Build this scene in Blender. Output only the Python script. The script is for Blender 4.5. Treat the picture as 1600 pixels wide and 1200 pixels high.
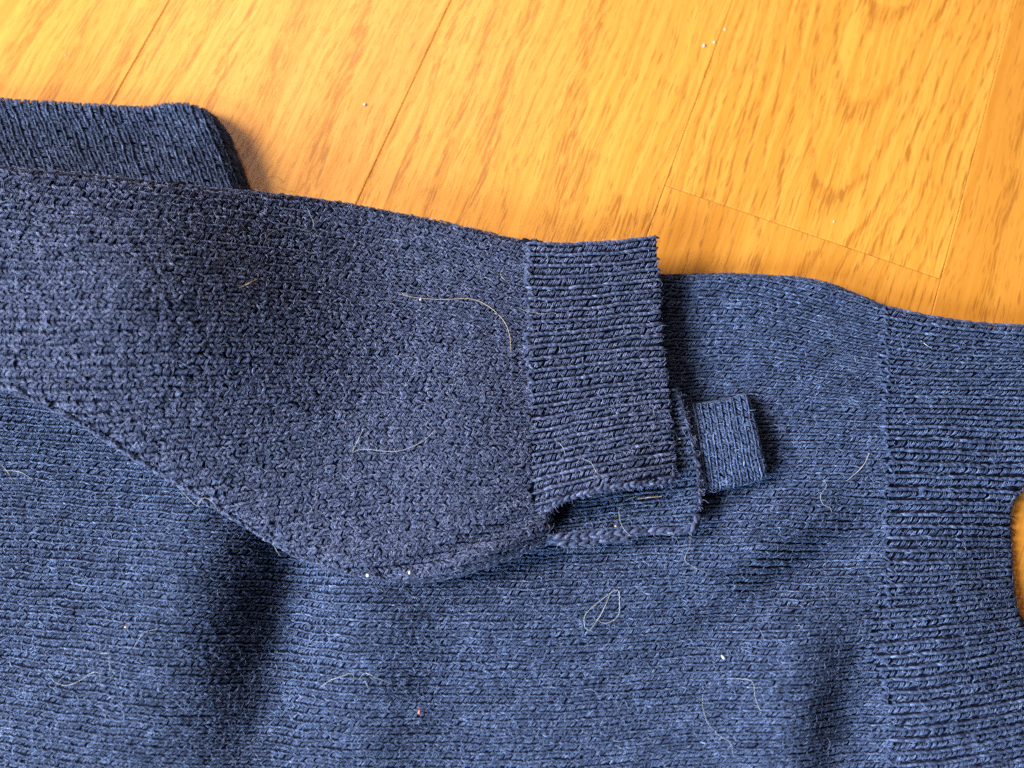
import bpy, math
import numpy as np

rng = np.random.default_rng(11)
SC = bpy.context.scene
COL = SC.collection
for o in list(bpy.data.objects):
    bpy.data.objects.remove(o, do_unlink=True)

# ------------------------------------------------------------------ camera
F_PX = 1200.0                      # focal length in pixels of the 1600 wide picture
TILT = math.radians(13.6)
DIST = 0.1845                      # metres from lens to the floor along the axis
cT, sT = math.cos(TILT), math.sin(TILT)
CAM = np.array([0.0, -sT * DIST, cT * DIST])
cd = bpy.data.cameras.new('camera')
cam = bpy.data.objects.new('camera', cd)
COL.objects.link(cam)
cam.location = CAM
cam.rotation_euler = (TILT, 0, 0)
cd.sensor_width = 36.0
cd.lens = 36.0 * F_PX / 1600.0
cd.clip_start = 0.005
cd.clip_end = 20.0
cd.dof.use_dof = True
cd.dof.focus_distance = 0.174
cd.dof.aperture_fstop = 8.0
SC.camera = cam

# ------------------------------------------------------------------ world, lamps, exposure
w = bpy.data.worlds.new('World')
SC.world = w
w.use_nodes = True
bg = w.node_tree.nodes['Background']
bg.inputs[0].default_value = (0.92, 0.93, 1.0, 1)
bg.inputs[1].default_value = 0.08


def area(name, loc, target, size, power, color):
    ld = bpy.data.lights.new(name, 'AREA')
    ld.shape = 'RECTANGLE'
    ld.size, ld.size_y = size
    ld.energy = power
    ld.color = color
    o = bpy.data.objects.new(name, ld)
    COL.objects.link(o)
    o.location = loc
    d = np.array(target, float) - np.array(loc, float)
    from mathutils import Vector
    o.rotation_euler = Vector(d).to_track_quat('-Z', 'Y').to_euler()
    return o


area('window_light', (-1.86, 0.30, 1.08), (0, 0, 0), (0.85, 0.85), 146.0, (0.92, 0.96, 1.0))
area('blue_fill', (-1.05, -0.75, 0.62), (-0.05, 0, 0), (0.5, 0.5), 52.0, (0.58, 0.80, 1.0))  # blue fill added to brighten the sleeve from the lower left
area('warm_sheen_fill', (-0.35, 1.0, 1.2), (0, 0, 0), (0.8, 0.6), 6.5, (1.0, 0.80, 0.70))  # weak warm fill added for the sheen on the floor
SC.view_settings.view_transform = 'Standard'
SC.view_settings.look = 'None'
SC.view_settings.exposure = 0.22
SC.view_settings.gamma = 1.0
SC.render.engine = 'CYCLES'
SC.cycles.use_denoising = False
SC.cycles.max_bounces = 5
SC.cycles.diffuse_bounces = 3
SC.cycles.use_adaptive_sampling = False


# ------------------------------------------------------------------ helpers: pixels to places
def p2w(px, py, z):
    """Point of the real scene at height z under a place of the photograph (used to survey the layout)."""
    px, py, z = np.broadcast_arrays(np.asarray(px, float), np.asarray(py, float), np.asarray(z, float))
    dx = (px - 800) / F_PX
    dy = (600 - py) / F_PX
    wy = cT * dy + sT
    wz = sT * dy - cT
    t = (z - CAM[2]) / wz
    return np.stack([CAM[0] + t * dx, CAM[1] + t * wy, z], -1)


def w2p(P):
    d = P - CAM
    y = cT * d[..., 1] + sT * d[..., 2]
    zc = -sT * d[..., 1] + cT * d[..., 2]
    return 800 + F_PX * d[..., 0] / -zc, 600 - F_PX * y / -zc


MM = 1e-3
PX = DIST / F_PX                   # metres per pixel at the floor


def catmull_closed(P, n=6):
    P = np.asarray(P, float)
    out = []
    N = len(P)
    for i in range(N):
        p0, p1, p2, p3 = P[i - 1], P[i], P[(i + 1) % N], P[(i + 2) % N]
        for k in range(n):
            t = k / n
            out.append(0.5 * ((2 * p1) + (-p0 + p2) * t + (2 * p0 - 5 * p1 + 4 * p2 - p3) * t * t + (-p0 + 3 * p1 - 3 * p2 + p3) * t ** 3))
    return np.array(out)


def catmull_open(P, n=8):
    P = np.asarray(P, float)
    Q = np.vstack([2 * P[0] - P[1], P, 2 * P[-1] - P[-2]])
    out = []
    for i in range(1, len(Q) - 2):
        p0, p1, p2, p3 = Q[i - 1], Q[i], Q[i + 1], Q[i + 2]
        for k in range(n):
            t = k / n
            out.append(0.5 * ((2 * p1) + (-p0 + p2) * t + (2 * p0 - 5 * p1 + 4 * p2 - p3) * t * t + (-p0 + 3 * p1 - 3 * p2 + p3) * t ** 3))
    out.append(P[-1])
    return np.array(out)


def sdf(P, poly):
    """signed distance (inside positive) and inward unit normal, brute force in chunks"""
    A = poly
    B = np.roll(poly, -1, 0)
    E = B - A
    L2 = (E ** 2).sum(1) + 1e-18
    area2 = (A[:, 0] * B[:, 1] - B[:, 0] * A[:, 1]).sum()
    sgn = 1.0 if area2 > 0 else -1.0
    nin = np.stack([-E[:, 1], E[:, 0]], 1) / np.sqrt(L2)[:, None] * sgn
    D = np.empty(len(P))
    Nn = np.empty((len(P), 2))
    for s in range(0, len(P), 20000):
        p = P[s:s + 20000]
        ap = p[:, None, :] - A[None]
        t = np.clip((ap * E[None]).sum(2) / L2, 0, 1)
        q = ap - t[..., None] * E[None]
        d2 = (q ** 2).sum(2)
        i = d2.argmin(1)
        r = np.arange(len(p))
        d = np.sqrt(d2[r, i])
        y = p[:, 1][:, None]
        x = p[:, 0][:, None]
        cond = (A[None, :, 1] > y) != (B[None, :, 1] > y)
        xs = A[None, :, 0] + (y - A[None, :, 1]) * E[None, :, 0] / np.where(np.abs(E[None, :, 1]) < 1e-15, 1e-15, E[None, :, 1])
        inside = ((cond & (x < xs)).sum(1) % 2) == 1
        sd = np.where(inside, d, -d)
        v = q[r, i]
        nv = v / (d[:, None] + 1e-12) * np.where(inside, 1, -1)[:, None]
        nv = np.where(d[:, None] < 1e-6, nin[i], nv)
        D[s:s + 20000] = sd
        Nn[s:s + 20000] = nv
    return D, Nn


class RBF:
    """thin plate spline through survey points (px, py, height mm)"""
    def __init__(self, pts, smooth=1e-4):
        pts = np.array(pts, float)
        P = p2w(pts[:, 0], pts[:, 1], pts[:, 2] * MM)[:, :2] * 10
        n = len(P)
        r = np.linalg.norm(P[:, None] - P[None], axis=2)
        K = self.k(r) + np.eye(n) * smooth
        T = np.hstack([np.ones((n, 1)), P])
        M = np.block([[K, T], [T.T, np.zeros((3, 3))]])
        s = np.linalg.solve(M, np.concatenate([pts[:, 2] * MM, np.zeros(3)]))
        self.w, self.a, self.P = s[:n], s[n:], P

    @staticmethod
    def k(r):
        return r * r * np.log(r + 1e-9)

    def __call__(self, x, y):
        q = np.stack([x, y], -1) * 10
        r = np.linalg.norm(q[:, None] - self.P[None], axis=2)
        return self.k(r) @ self.w + self.a[0] + q @ self.a[1:]


def bump(px, py, amp, sx, sy, rot=0.0, zr=6.0):
    """smooth swell: centre (pixel survey), height mm, half widths in pixels, rotation degrees (picture clockwise)"""
    c = p2w(px, py, zr * MM)[:2]
    a = -math.radians(rot)
    return (c, amp * MM, sx * PX, sy * PX, math.cos(a), math.sin(a))


def eval_bumps(bs, x, y):
    z = np.zeros_like(x)
    for c, A, sx, sy, ca, sa in bs:
        dx, dy = x - c[0], y - c[1]
        u = (dx * ca + dy * sa) / sx
        v = (-dx * sa + dy * ca) / sy
        z += A * np.exp(-0.5 * (u * u + v * v))
    return z


def cardinal(knots, q):
    """natural cubic spline basis matrix (len(q), len(knots))"""
    k = np.asarray(knots, float)
    n = len(k)
    h = np.diff(k)
    A = np.zeros((n, n))
    Bm = np.zeros((n, n))
    A[0, 0] = A[-1, -1] = 1
    for i in range(1, n - 1):
        A[i, i - 1], A[i, i], A[i, i + 1] = h[i - 1], 2 * (h[i - 1] + h[i]), h[i]
        Bm[i, i - 1] += 6 / h[i - 1]
        Bm[i, i] += -6 / h[i - 1] - 6 / h[i]
        Bm[i, i + 1] += 6 / h[i]
    M2 = np.linalg.solve(A, Bm)
    i = np.clip(np.searchsorted(k, q) - 1, 0, n - 2)
    a = (k[i + 1] - q) / h[i]
    b = (q - k[i]) / h[i]
    out = np.zeros((len(q), n))
    r = np.arange(len(q))
    out[r, i] += a
    out[r, i + 1] += b
    out += ((a ** 3 - a) * h[i] ** 2 / 6)[:, None] * M2[i] + ((b ** 3 - b) * h[i] ** 2 / 6)[:, None] * M2[i + 1]
    return out


def mesh_from(name, V, F4, shade=None, F3=None):
    me = bpy.data.meshes.new(name)
    nq = len(F4)
    n3 = 0 if F3 is None else len(F3)
    me.vertices.add(len(V))
    me.vertices.foreach_set('co', np.ascontiguousarray(V, np.float32).ravel())
    loops = np.ascontiguousarray(F4, np.int32).ravel()
    starts = np.arange(nq, dtype=np.int32) * 4
    if n3:
        starts = np.concatenate([starts, nq * 4 + np.arange(n3, dtype=np.int32) * 3])
        loops = np.concatenate([loops, np.ascontiguousarray(F3, np.int32).ravel()])
    me.loops.add(len(loops))
    me.loops.foreach_set('vertex_index', loops)
    me.polygons.add(nq + n3)
    me.polygons.foreach_set('loop_start', starts)
    me.update(calc_edges=True)
    me.polygons.foreach_set('use_smooth', np.ones(nq + n3, bool))
    if shade is not None:
        at = me.attributes.new('shade', 'FLOAT', 'POINT')
        at.data.foreach_set('value', np.ascontiguousarray(shade, np.float32))
    me.validate()
    return me


def link(name, me, mat, parent=None, **props):
    o = bpy.data.objects.new(name, me)
    COL.objects.link(o)
    if mat:
        me.materials.append(mat)
    if parent:
        o.parent = parent
    for k, v in props.items():
        o[k] = v
    return o


# ------------------------------------------------------------------ materials
def new_mat(name):
    m = bpy.data.materials.new(name)
    m.use_nodes = True
    nt = m.node_tree
    b = nt.nodes['Principled BSDF']
    return m, nt, b


def nd(nt, typ, **kw):
    n = nt.nodes.new(typ)
    for k, v in kw.items():
        setattr(n, k, v)
    return n


def math_n(nt, op, a, b=None, c=None, clamp=False):
    n = nt.nodes.new('ShaderNodeMath')
    n.operation = op
    n.use_clamp = clamp
    for i, v in enumerate((a, b, c)):
        if v is None:
            continue
        if isinstance(v, (int, float)):
            n.inputs[i].default_value = v
        else:
            nt.links.new(v, n.inputs[i])
    return n.outputs[0]


def maprange(nt, v, a, b, c, d, smooth=True):
    n = nt.nodes.new('ShaderNodeMapRange')
    if smooth:
        n.interpolation_type = 'SMOOTHSTEP'
    nt.links.new(v, n.inputs[0])
    for i, x in enumerate((a, b, c, d)):
        n.inputs[i + 1].default_value = x
    return n.outputs[0]


def mix_col(nt, fac, a, b, mode='MIX'):
    n = nt.nodes.new('ShaderNodeMix')
    n.data_type = 'RGBA'
    n.blend_type = mode
    if isinstance(fac, (int, float)):
        n.inputs[0].default_value = fac
    else:
        nt.links.new(fac, n.inputs[0])
    for i, v in ((6, a), (7, b)):
        if isinstance(v, tuple):
            n.inputs[i].default_value = (*v, 1)
        else:
            nt.links.new(v, n.inputs[i])
    return n.outputs[2]


def noise(nt, vec, scale, detail=2.0, rough=0.5):
    n = nt.nodes.new('ShaderNodeTexNoise')
    n.inputs['Scale'].default_value = scale
    n.inputs['Detail'].default_value = detail
    n.inputs['Roughness'].default_value = rough
    nt.links.new(vec, n.inputs['Vector'])
    return n.outputs[0]


def wool(name, dark, mid, light, sheen=0.07, spec=0.22):
    m, nt, b = new_mat(name)
    tc = nd(nt, 'ShaderNodeTexCoord')
    at = nd(nt, 'ShaderNodeAttribute', attribute_name='shade')
    n1 = noise(nt, tc.outputs['Object'], 4200, 2.0, 0.6)
    n2 = noise(nt, tc.outputs['Object'], 9000, 1.0, 0.5)
    f = math_n(nt, 'MULTIPLY_ADD', n1, 1.1, -0.57)
    f = math_n(nt, 'ADD', f, at.outputs['Fac'])
    c1 = mix_col(nt, maprange(nt, f, 0.0, 0.5, 0, 1), dark, mid)
    c2 = mix_col(nt, maprange(nt, f, 0.45, 1.05, 0, 1), c1, light)
    nt.links.new(c2, b.inputs['Base Color'])
    b.inputs['Roughness'].default_value = 0.85
    b.inputs['Specular IOR Level'].default_value = spec
    b.inputs['Sheen Weight'].default_value = sheen
    b.inputs['Sheen Roughness'].default_value = 0.5
    b.inputs['Sheen Tint'].default_value = (0.6, 0.68, 1.0, 1)
    bp = nd(nt, 'ShaderNodeBump')
    bp.inputs['Strength'].default_value = 0.7
    bp.inputs['Distance'].default_value = 0.00012
    nt.links.new(math_n(nt, 'ADD', n1, n2), bp.inputs['Height'])
    nt.links.new(bp.outputs[0], b.inputs['Normal'])
    return m


M_KNIT = wool('navy_wool_yarn', (0.004, 0.006, 0.015), (0.033, 0.048, 0.102), (0.21, 0.27, 0.46))
M_KNIT_S = wool('violet_lit_navy_wool_yarn', (0.005, 0.006, 0.012), (0.043, 0.051, 0.100), (0.26, 0.27, 0.41))  # same yarn as the body, violet cast of light put into its colour
M_BACK = wool('gap_shade_navy_backing', (0.004, 0.005, 0.011), (0.007, 0.008, 0.018), (0.012, 0.014, 0.028), 0.0, 0.03)  # near black backing: shade between the stitches is put into its colour


def plain(name, col, rough=0.5, spec=0.5):
    m, nt, b = new_mat(name)
    tc = nd(nt, 'ShaderNodeTexCoord')
    n = noise(nt, tc.outputs['Object'], 3000, 2)
    dk = tuple(c * 0.75 for c in col)
    nt.links.new(mix_col(nt, maprange(nt, n, 0.35, 0.65, 0, 1), dk, col), b.inputs['Base Color'])
    b.inputs['Roughness'].default_value = rough
    b.inputs['Specular IOR Level'].default_value = spec
    return m


def oak():
    m, nt, b = new_mat('lacquered_oak')
    tc = nd(nt, 'ShaderNodeTexCoord')
    oi = nd(nt, 'ShaderNodeObjectInfo')
    sc = nd(nt, 'ShaderNodeSeparateColor')
    nt.links.new(oi.outputs['Color'], sc.inputs[0])
    seed, tone, cath = sc.outputs[0], sc.outputs[1], sc.outputs[2]
    sp = nd(nt, 'ShaderNodeSeparateXYZ')
    nt.links.new(tc.outputs['Object'], sp.inputs[0])
    X, Y = sp.outputs[0], sp.outputs[1]
    sz = math_n(nt, 'MULTIPLY', seed, 37.0)

    def vec(kx, ky, addz=0.0, yy=None):
        c = nd(nt, 'ShaderNodeCombineXYZ')
        nt.links.new(math_n(nt, 'MULTIPLY', X, kx), c.inputs[0])
        nt.links.new(math_n(nt, 'MULTIPLY', Y if yy is None else yy, ky), c.inputs[1])
        nt.links.new(math_n(nt, 'ADD', sz, addz), c.inputs[2])
        return c.outputs[0]

    # slow wander of the grain
    wob = noise(nt, vec(22, 40, 1.0), 1.0, 2.0)
    wob = math_n(nt, 'MULTIPLY_ADD', wob, 0.006, -0.003)
    Yw = math_n(nt, 'ADD', Y, wob)
    # growth rings: flame pattern on some boards, straight on others
    yc = math_n(nt, 'ADD', Yw, math_n(nt, 'MULTIPLY_ADD', seed, 0.010, -0.004))
    par = math_n(nt, 'MULTIPLY', math_n(nt, 'MULTIPLY', yc, yc), 105.0)
    par = math_n(nt, 'ADD', math_n(nt, 'MULTIPLY', math_n(nt, 'MULTIPLY', par, cath), 1.0), math_n(nt, 'MULTIPLY', math_n(nt, 'SUBTRACT', 1.0, cath), Yw))
    ring = math_n(nt, 'SUBTRACT', par, math_n(nt, 'MULTIPLY', math_n(nt, 'MULTIPLY', X, 0.55), math_n(nt, 'MULTIPLY_ADD', cath, 0.95, 0.05)))
    rn = noise(nt, vec(40, 70, 5.0), 1.0, 3.0, 0.6)
    ring = math_n(nt, 'ADD', ring, math_n(nt, 'MULTIPLY', rn, 0.011))
    fr = math_n(nt, 'FRACT', math_n(nt, 'MULTIPLY', ring, 72.0))
    late = math_n(nt, 'MULTIPLY', maprange(nt, fr, 0.0, 0.10, 0, 1), maprange(nt, fr, 0.12, 0.42, 1, 0))
    # ground colour
    g1 = noise(nt, vec(12, 620, 2.0, Yw), 1.0, 3.0, 0.55)
    g2 = noise(nt, vec(9, 55, 3.0), 1.0, 2.0)
    pale = (0.67, 0.283, 0.043)
    midc = (0.54, 0.207, 0.024)
    deep = (0.38, 0.125, 0.012)
    col = mix_col(nt, maprange(nt, g1, 0.32, 0.68, 0, 1), pale, midc)
    tn = math_n(nt, 'ADD', math_n(nt, 'MULTIPLY_ADD', g2, 0.5, -0.25), tone)
    col = mix_col(nt, math_n(nt, 'MULTIPLY', tn, 0.75, clamp=True), col, deep)
    col = mix_col(nt, math_n(nt, 'MULTIPLY', late, math_n(nt, 'MULTIPLY_ADD', cath, 0.22, 0.08)), col, deep)
    # fine fibre
    fb = noise(nt, vec(50, 2600, 4.0, Yw), 1.0, 2.0)
    col = mix_col(nt, math_n(nt, 'MULTIPLY', maprange(nt, fb, 0.48, 0.72, 0, 1), 0.42), col, deep)
    # open pores: short dark dashes along the grain, crowded in the late wood
    p1 = noise(nt, vec(130, 2500, 7.0, Yw), 1.0, 1.0, 0.4)
    p2 = noise(nt, vec(270, 4600, 9.0, Yw), 1.0, 0.5, 0.4)
    clus = noise(nt, vec(28, 260, 11.0, Yw), 1.0, 2.0)
    off = math_n(nt, 'ADD', math_n(nt, 'MULTIPLY', late, 0.12), math_n(nt, 'MULTIPLY_ADD', clus, 0.16, -0.085))
    q1 = maprange(nt, math_n(nt, 'ADD', p1, off), 0.635, 0.715, 0, 1)
    q2 = maprange(nt, math_n(nt, 'ADD', p2, math_n(nt, 'MULTIPLY', off, 0.9)), 0.67, 0.76, 0, 1)
    pore = math_n(nt, 'MAXIMUM', q1, math_n(nt, 'MULTIPLY', q2, 0.9))
    col = mix_col(nt, math_n(nt, 'MULTIPLY', pore, 0.78), col, (0.28, 0.090, 0.010))
    nt.links.new(col, b.inputs['Base Color'])
    b.inputs['Roughness'].default_value = 0.32
    b.inputs['Specular IOR Level'].default_value = 0.42
    bp = nd(nt, 'ShaderNodeBump')
    bp.inputs['Strength'].default_value = 0.25
    bp.inputs['Distance'].default_value = 0.0001
    nt.links.new(math_n(nt, 'ADD', math_n(nt, 'MULTIPLY', pore, -1.0), math_n(nt, 'MULTIPLY', g1, 0.5)), bp.inputs['Height'])
    nt.links.new(bp.outputs[0], b.inputs['Normal'])
    return m


M_OAK = oak()
M_SUB = plain('dark_joint', (0.17, 0.066, 0.016), 0.9, 0.1)

# ------------------------------------------------------------------ the floor: a sheet of dark underlay and its oak planks
GR = math.radians(69.2)
gd = np.array([math.cos(GR), math.sin(GR)])          # along the planks
gc = np.array([math.sin(GR), -math.cos(GR)])         # across them, to the right
JA = p2w(1040, 288, 0)[:2]
JB = p2w(1470, 437, 0)[:2]
STRIP = float((JB - JA) @ gc)
JY = float(((JA + JB) / 2) @ gd)                     # station of the visible end joint
X0 = float(JA @ gc)
fl = np.array([[-1.2, -1.2, -0.006], [1.2, -1.2, -0.006], [1.2, 1.2, -0.006], [-1.2, 1.2, -0.006]])
floor = link('floor', mesh_from('floor', fl, [[0, 1, 2, 3]]), M_SUB, kind='structure')


def plank(x0, x1, y0, y1, color):
    g = 0.00006
    c = 0.00015
    L, W = (y1 - y0) / 2 - g, (x1 - x0) / 2 - g
    V = []
    for z, k in ((-0.0055, 0), (-c, 0), (0, c)):
        for sx, sy in ((-1, -1), (1, -1), (1, 1), (-1, 1)):
            V.append((sx * (L - k), sy * (W - k), z))
    Fq = []
    for r in (0, 1):
        for i in range(4):
            j = (i + 1) % 4
            Fq.append((r * 4 + i, r * 4 + j, r * 4 + 4 + j, r * 4 + 4 + i))
    Fq.append((8, 9, 10, 11))
    me = mesh_from('plank', np.array(V), Fq)
    me.polygons.foreach_set('use_smooth', np.zeros(len(Fq), bool))
    o = link('plank', me, M_OAK, floor)
    ctr = gc * (x0 + x1) / 2 + gd * (y0 + y1) / 2
    o.location = (ctr[0], ctr[1], 0)
    o.rotation_euler = (0, 0, GR)
    o.color = (*color, 1)
    return o


LEN = 0.42
frng = np.random.default_rng(5)
tones = {-3: (0.31, 0.30, 0.0), -2: (0.77, 0.28, 0.1), -1: (0.12, 0.22, 0.15), 0: (0.45, 0.45, 0.95), 1: (0.9, 0.72, 0.0), 2: (0.2, 0.4, 0.1)}
for s in range(-6, 5):
    xa = X0 + s * STRIP
    first = JY if s == 0 else JY + {-3: 0.27, -2: 0.16, -1: 0.225, 1: 0.19, 2: 0.3}.get(s, frng.uniform(0.1, 0.4))
    for k in (-2, -1, 0):
        ya = first + k * LEN
        if s == 0:
            ya += LEN
        base = tones.get(s, (frng.uniform(), 0.35, 0.1))
        colr = (base[0] + 0.13 * k if k else base[0], base[1] + 0.06 * (k == -1), base[2])
        if s == 0 and k == -1:
            colr = (0.66, 0.30, 0.85)
        plank(xa, xa + STRIP, ya, ya + LEN, (abs(colr[0]) % 1, colr[1], colr[2]))

# ------------------------------------------------------------------ knitted cloth
class Cloth:
    """A sheet with a rounded rim: outline and heights surveyed in pixels, all kept in metres."""

    def __init__(self, outline, heights, R, bumps=(), smooth=1e-4, zmin=0.6, n=6, vsquash=1.0, turn=90.0):
        self.turn = math.radians(turn)
        self.R = R * MM
        self.rbf = RBF(heights, smooth)
        self.b = list(bumps)
        self.zmin = zmin * MM
        self.vs = vsquash
        o = np.array(outline, float)
        zz = self.z_at_px(o[:, 0], o[:, 1]) - 0.6 * self.R
        self.poly = catmull_closed(p2w(o[:, 0], o[:, 1], zz)[:, :2], n)

    def zt(self, x, y):
        return self.rbf(x, y) + eval_bumps(self.b, x, y)

    def z_at_px(self, px, py):
        px, py = np.atleast_1d(np.asarray(px, float)), np.atleast_1d(np.asarray(py, float))
        z = np.full(px.shape, 8 * MM)
        for _ in range(6):
            P = p2w(px, py, z)
            z = self.zt(P[:, 0], P[:, 1])
        return z

    def px_to_flat(self, px, py):
        z = self.z_at_px(px, py)
        return p2w(np.atleast_1d(px), np.atleast_1d(py), z)[:, :2]

    def surf(self, P):
        d, n = sdf(P, self.poly)
        R = self.R
        s = np.maximum(R - d, 0)
        th = np.minimum(s / R, self.turn)
        more = np.maximum(s - R * self.turn, 0)
        pd = R * (1 - np.sin(th)) - more * math.cos(self.turn)
        drop = (R * (1 - np.cos(th)) + more * math.sin(self.turn)) * self.vs
        Q = np.where((d < R)[:, None], P + n * (pd - d)[:, None], P)
        Z2 = P + n * (np.clip(R - d, 0, None) * (d < R))[:, None] if self.turn > 1.6 else Q
        z = np.where(d < 0, self.zt(Z2[:, 0], Z2[:, 1]), self.zt(Q[:, 0], Q[:, 1])) - drop
        return np.column_stack([Q, z]), d

    def frame(self, P, T2, eps=0.00025):
        """position, unit along T2, unit across, normal"""
        B2 = np.stack([-T2[:, 1], T2[:, 0]], 1)
        p0, d = self.surf(P)
        pa = self.surf(P + T2 * eps)[0] - self.surf(P - T2 * eps)[0]
        pb = self.surf(P + B2 * eps)[0] - self.surf(P - B2 * eps)[0]
        N = np.cross(pa, pb)
        N /= np.linalg.norm(N, axis=1)[:, None] + 1e-15
        T = pa / (np.linalg.norm(pa, axis=1)[:, None] + 1e-15)
        B = np.cross(N, T)
        return p0, T, B, N, d

    def sheet(self, name, lo, hi, parent, step=0.9, inset=0.35, mask=None, label=None, wall=30.0):
        """added backing under the stitches, dark to stand for shade in their gaps, a grid clipped to the outline and its rim"""
        st = step * MM
        xs = np.arange(lo[0], hi[0] + st, st)
        ys = np.arange(lo[1], hi[1] + st, st)
        X, Y = np.meshgrid(xs, ys)
        P = np.stack([X.ravel(), Y.ravel()], 1)
        d, _ = sdf(P, self.poly)
        lim = -(self.R * (math.pi / 2 - 1) + wall * MM)
        ok = d > lim
        if mask is not None:
            ok &= mask(P)
        idx = np.full(len(P), -1)
        # keep nodes used by complete cells
        ny, nx = X.shape
        okg = ok.reshape(ny, nx)
        cell = okg[:-1, :-1] & okg[1:, :-1] & okg[:-1, 1:] & okg[1:, 1:]
        use = np.zeros((ny, nx), bool)
        use[:-1, :-1] |= cell
        use[1:, :-1] |= cell
        use[:-1, 1:] |= cell
        use[1:, 1:] |= cell
        u = use.ravel()
        idx[u] = np.arange(u.sum())
        Pu = P[u]
        T2 = np.tile([[1.0, 0.0]], (len(Pu), 1))
        p0, T, B, N, dd = self.frame(Pu, T2)
        V = p0 - N * inset * MM
        V[:, 2] = np.maximum(V[:, 2], self.zmin)
        I = np.arange(ny * nx).reshape(ny, nx)
        Fq = np.stack([I[:-1, :-1][cell], I[:-1, 1:][cell], I[1:, 1:][cell], I[1:, :-1][cell]], 1)
        Fq = idx[Fq]
        me = mesh_from(name, V, Fq, np.full(len(V), 0.4))
        o = link(name, me, M_BACK, parent)
        if label:
            o['label'] = label
        return o


class Wales:
    """Run of the stitch columns over the flat cloth. cols: stations u (px); rows: list of (v, [py...]) or full points."""

    def __init__(self, cloth, us, rows):
        self.us = np.array(us, float)
        self.vs = np.array([r[0] for r in rows], float)
        G = []
        for v, ys in rows:
            pts = [(p if isinstance(p, (tuple, list)) else (u, p)) for u, p in zip(us, ys)]
            pts = np.array(pts, float)
            G.append(cloth.px_to_flat(np.clip(pts[:, 0], -400, 2000), pts[:, 1]))
        self.G = np.array(G)

    def __call__(self, u, v):
        Bu = cardinal(self.us, u)
        Bv = cardinal(self.vs, v)
        return np.einsum('ni,nj,ijk->nk', Bv, Bu, self.G)

    def tangent(self, u, v, e=2.0):
        t = self(u + e, v) - self(u - e, v)
        return t / (np.linalg.norm(t, axis=1)[:, None] + 1e-15)


SIDES = 4
RAD_PROFILE = np.array([0.45, 1.0, 1.0, 0.45])


def tubes(C, R, S, sides=SIDES):
    """C (n,k,3) centre lines, R (n,k) radii, S (n,) shade -> verts, quads, shade"""
    n, k, _ = C.shape
    T = np.gradient(C, axis=1)
    T /= np.linalg.norm(T, axis=2)[..., None] + 1e-15
    up = np.zeros_like(T)
    up[..., 2] = 1.0
    bad = np.abs(T[..., 2]) > 0.9
    up[bad] = (1.0, 0, 0)
    A = np.cross(T, up)
    A /= np.linalg.norm(A, axis=2)[..., None] + 1e-15
    Bn = np.cross(A, T)
    ang = np.arange(sides) / sides * 2 * math.pi
    V = C[:, :, None, :] + R[:, :, None, None] * (np.cos(ang)[None, None, :, None] * A[:, :, None, :] + np.sin(ang)[None, None, :, None] * Bn[:, :, None, :])
    V = V.reshape(-1, 3)
    i = np.arange(n)[:, None, None] * (k * sides)
    r = np.arange(k - 1)[None, :, None] * sides
    s = np.arange(sides)[None, None, :]
    s2 = (s + 1) % sides
    Fq = np.stack([i + r + s, i + r + s2, i + r + sides + s2, i + r + sides + s], -1).reshape(-1, 4)
    return V, Fq, np.repeat(S, k * sides)


def ribbons(C, R, S):
    """thin flat fibres: one strip of quads each"""
    n, k, _ = C.shape
    T = np.gradient(C, axis=1)
    A = np.stack([-T[..., 1], T[..., 0], 0.3 * T[..., 2]], -1)
    A /= np.linalg.norm(A, axis=2)[..., None] + 1e-15
    V = np.stack([C + A * R[..., None], C - A * R[..., None]], 2).reshape(-1, 3)
    i = np.arange(n)[:, None] * (2 * k) + 2 * np.arange(k - 1)[None]
    Fq = np.stack([i, i + 1, i + 3, i + 2], -1).reshape(-1, 4)
    return V, Fq, np.repeat(S, 2 * k)


def smooth_noise2(x, y, seed, scale):
    """cheap smooth pseudo noise in [-1,1] from a few sines"""
    r = np.random.default_rng(seed)
    out = np.zeros_like(x)
    for _ in range(7):
        a = r.uniform(0, 2 * math.pi)
        f = r.uniform(0.5, 1.6) / scale
        out += np.sin((x * math.cos(a) + y * math.sin(a)) * f * 2 * math.pi + r.uniform(0, 6.28))
    return out / 7 * 1.6


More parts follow.
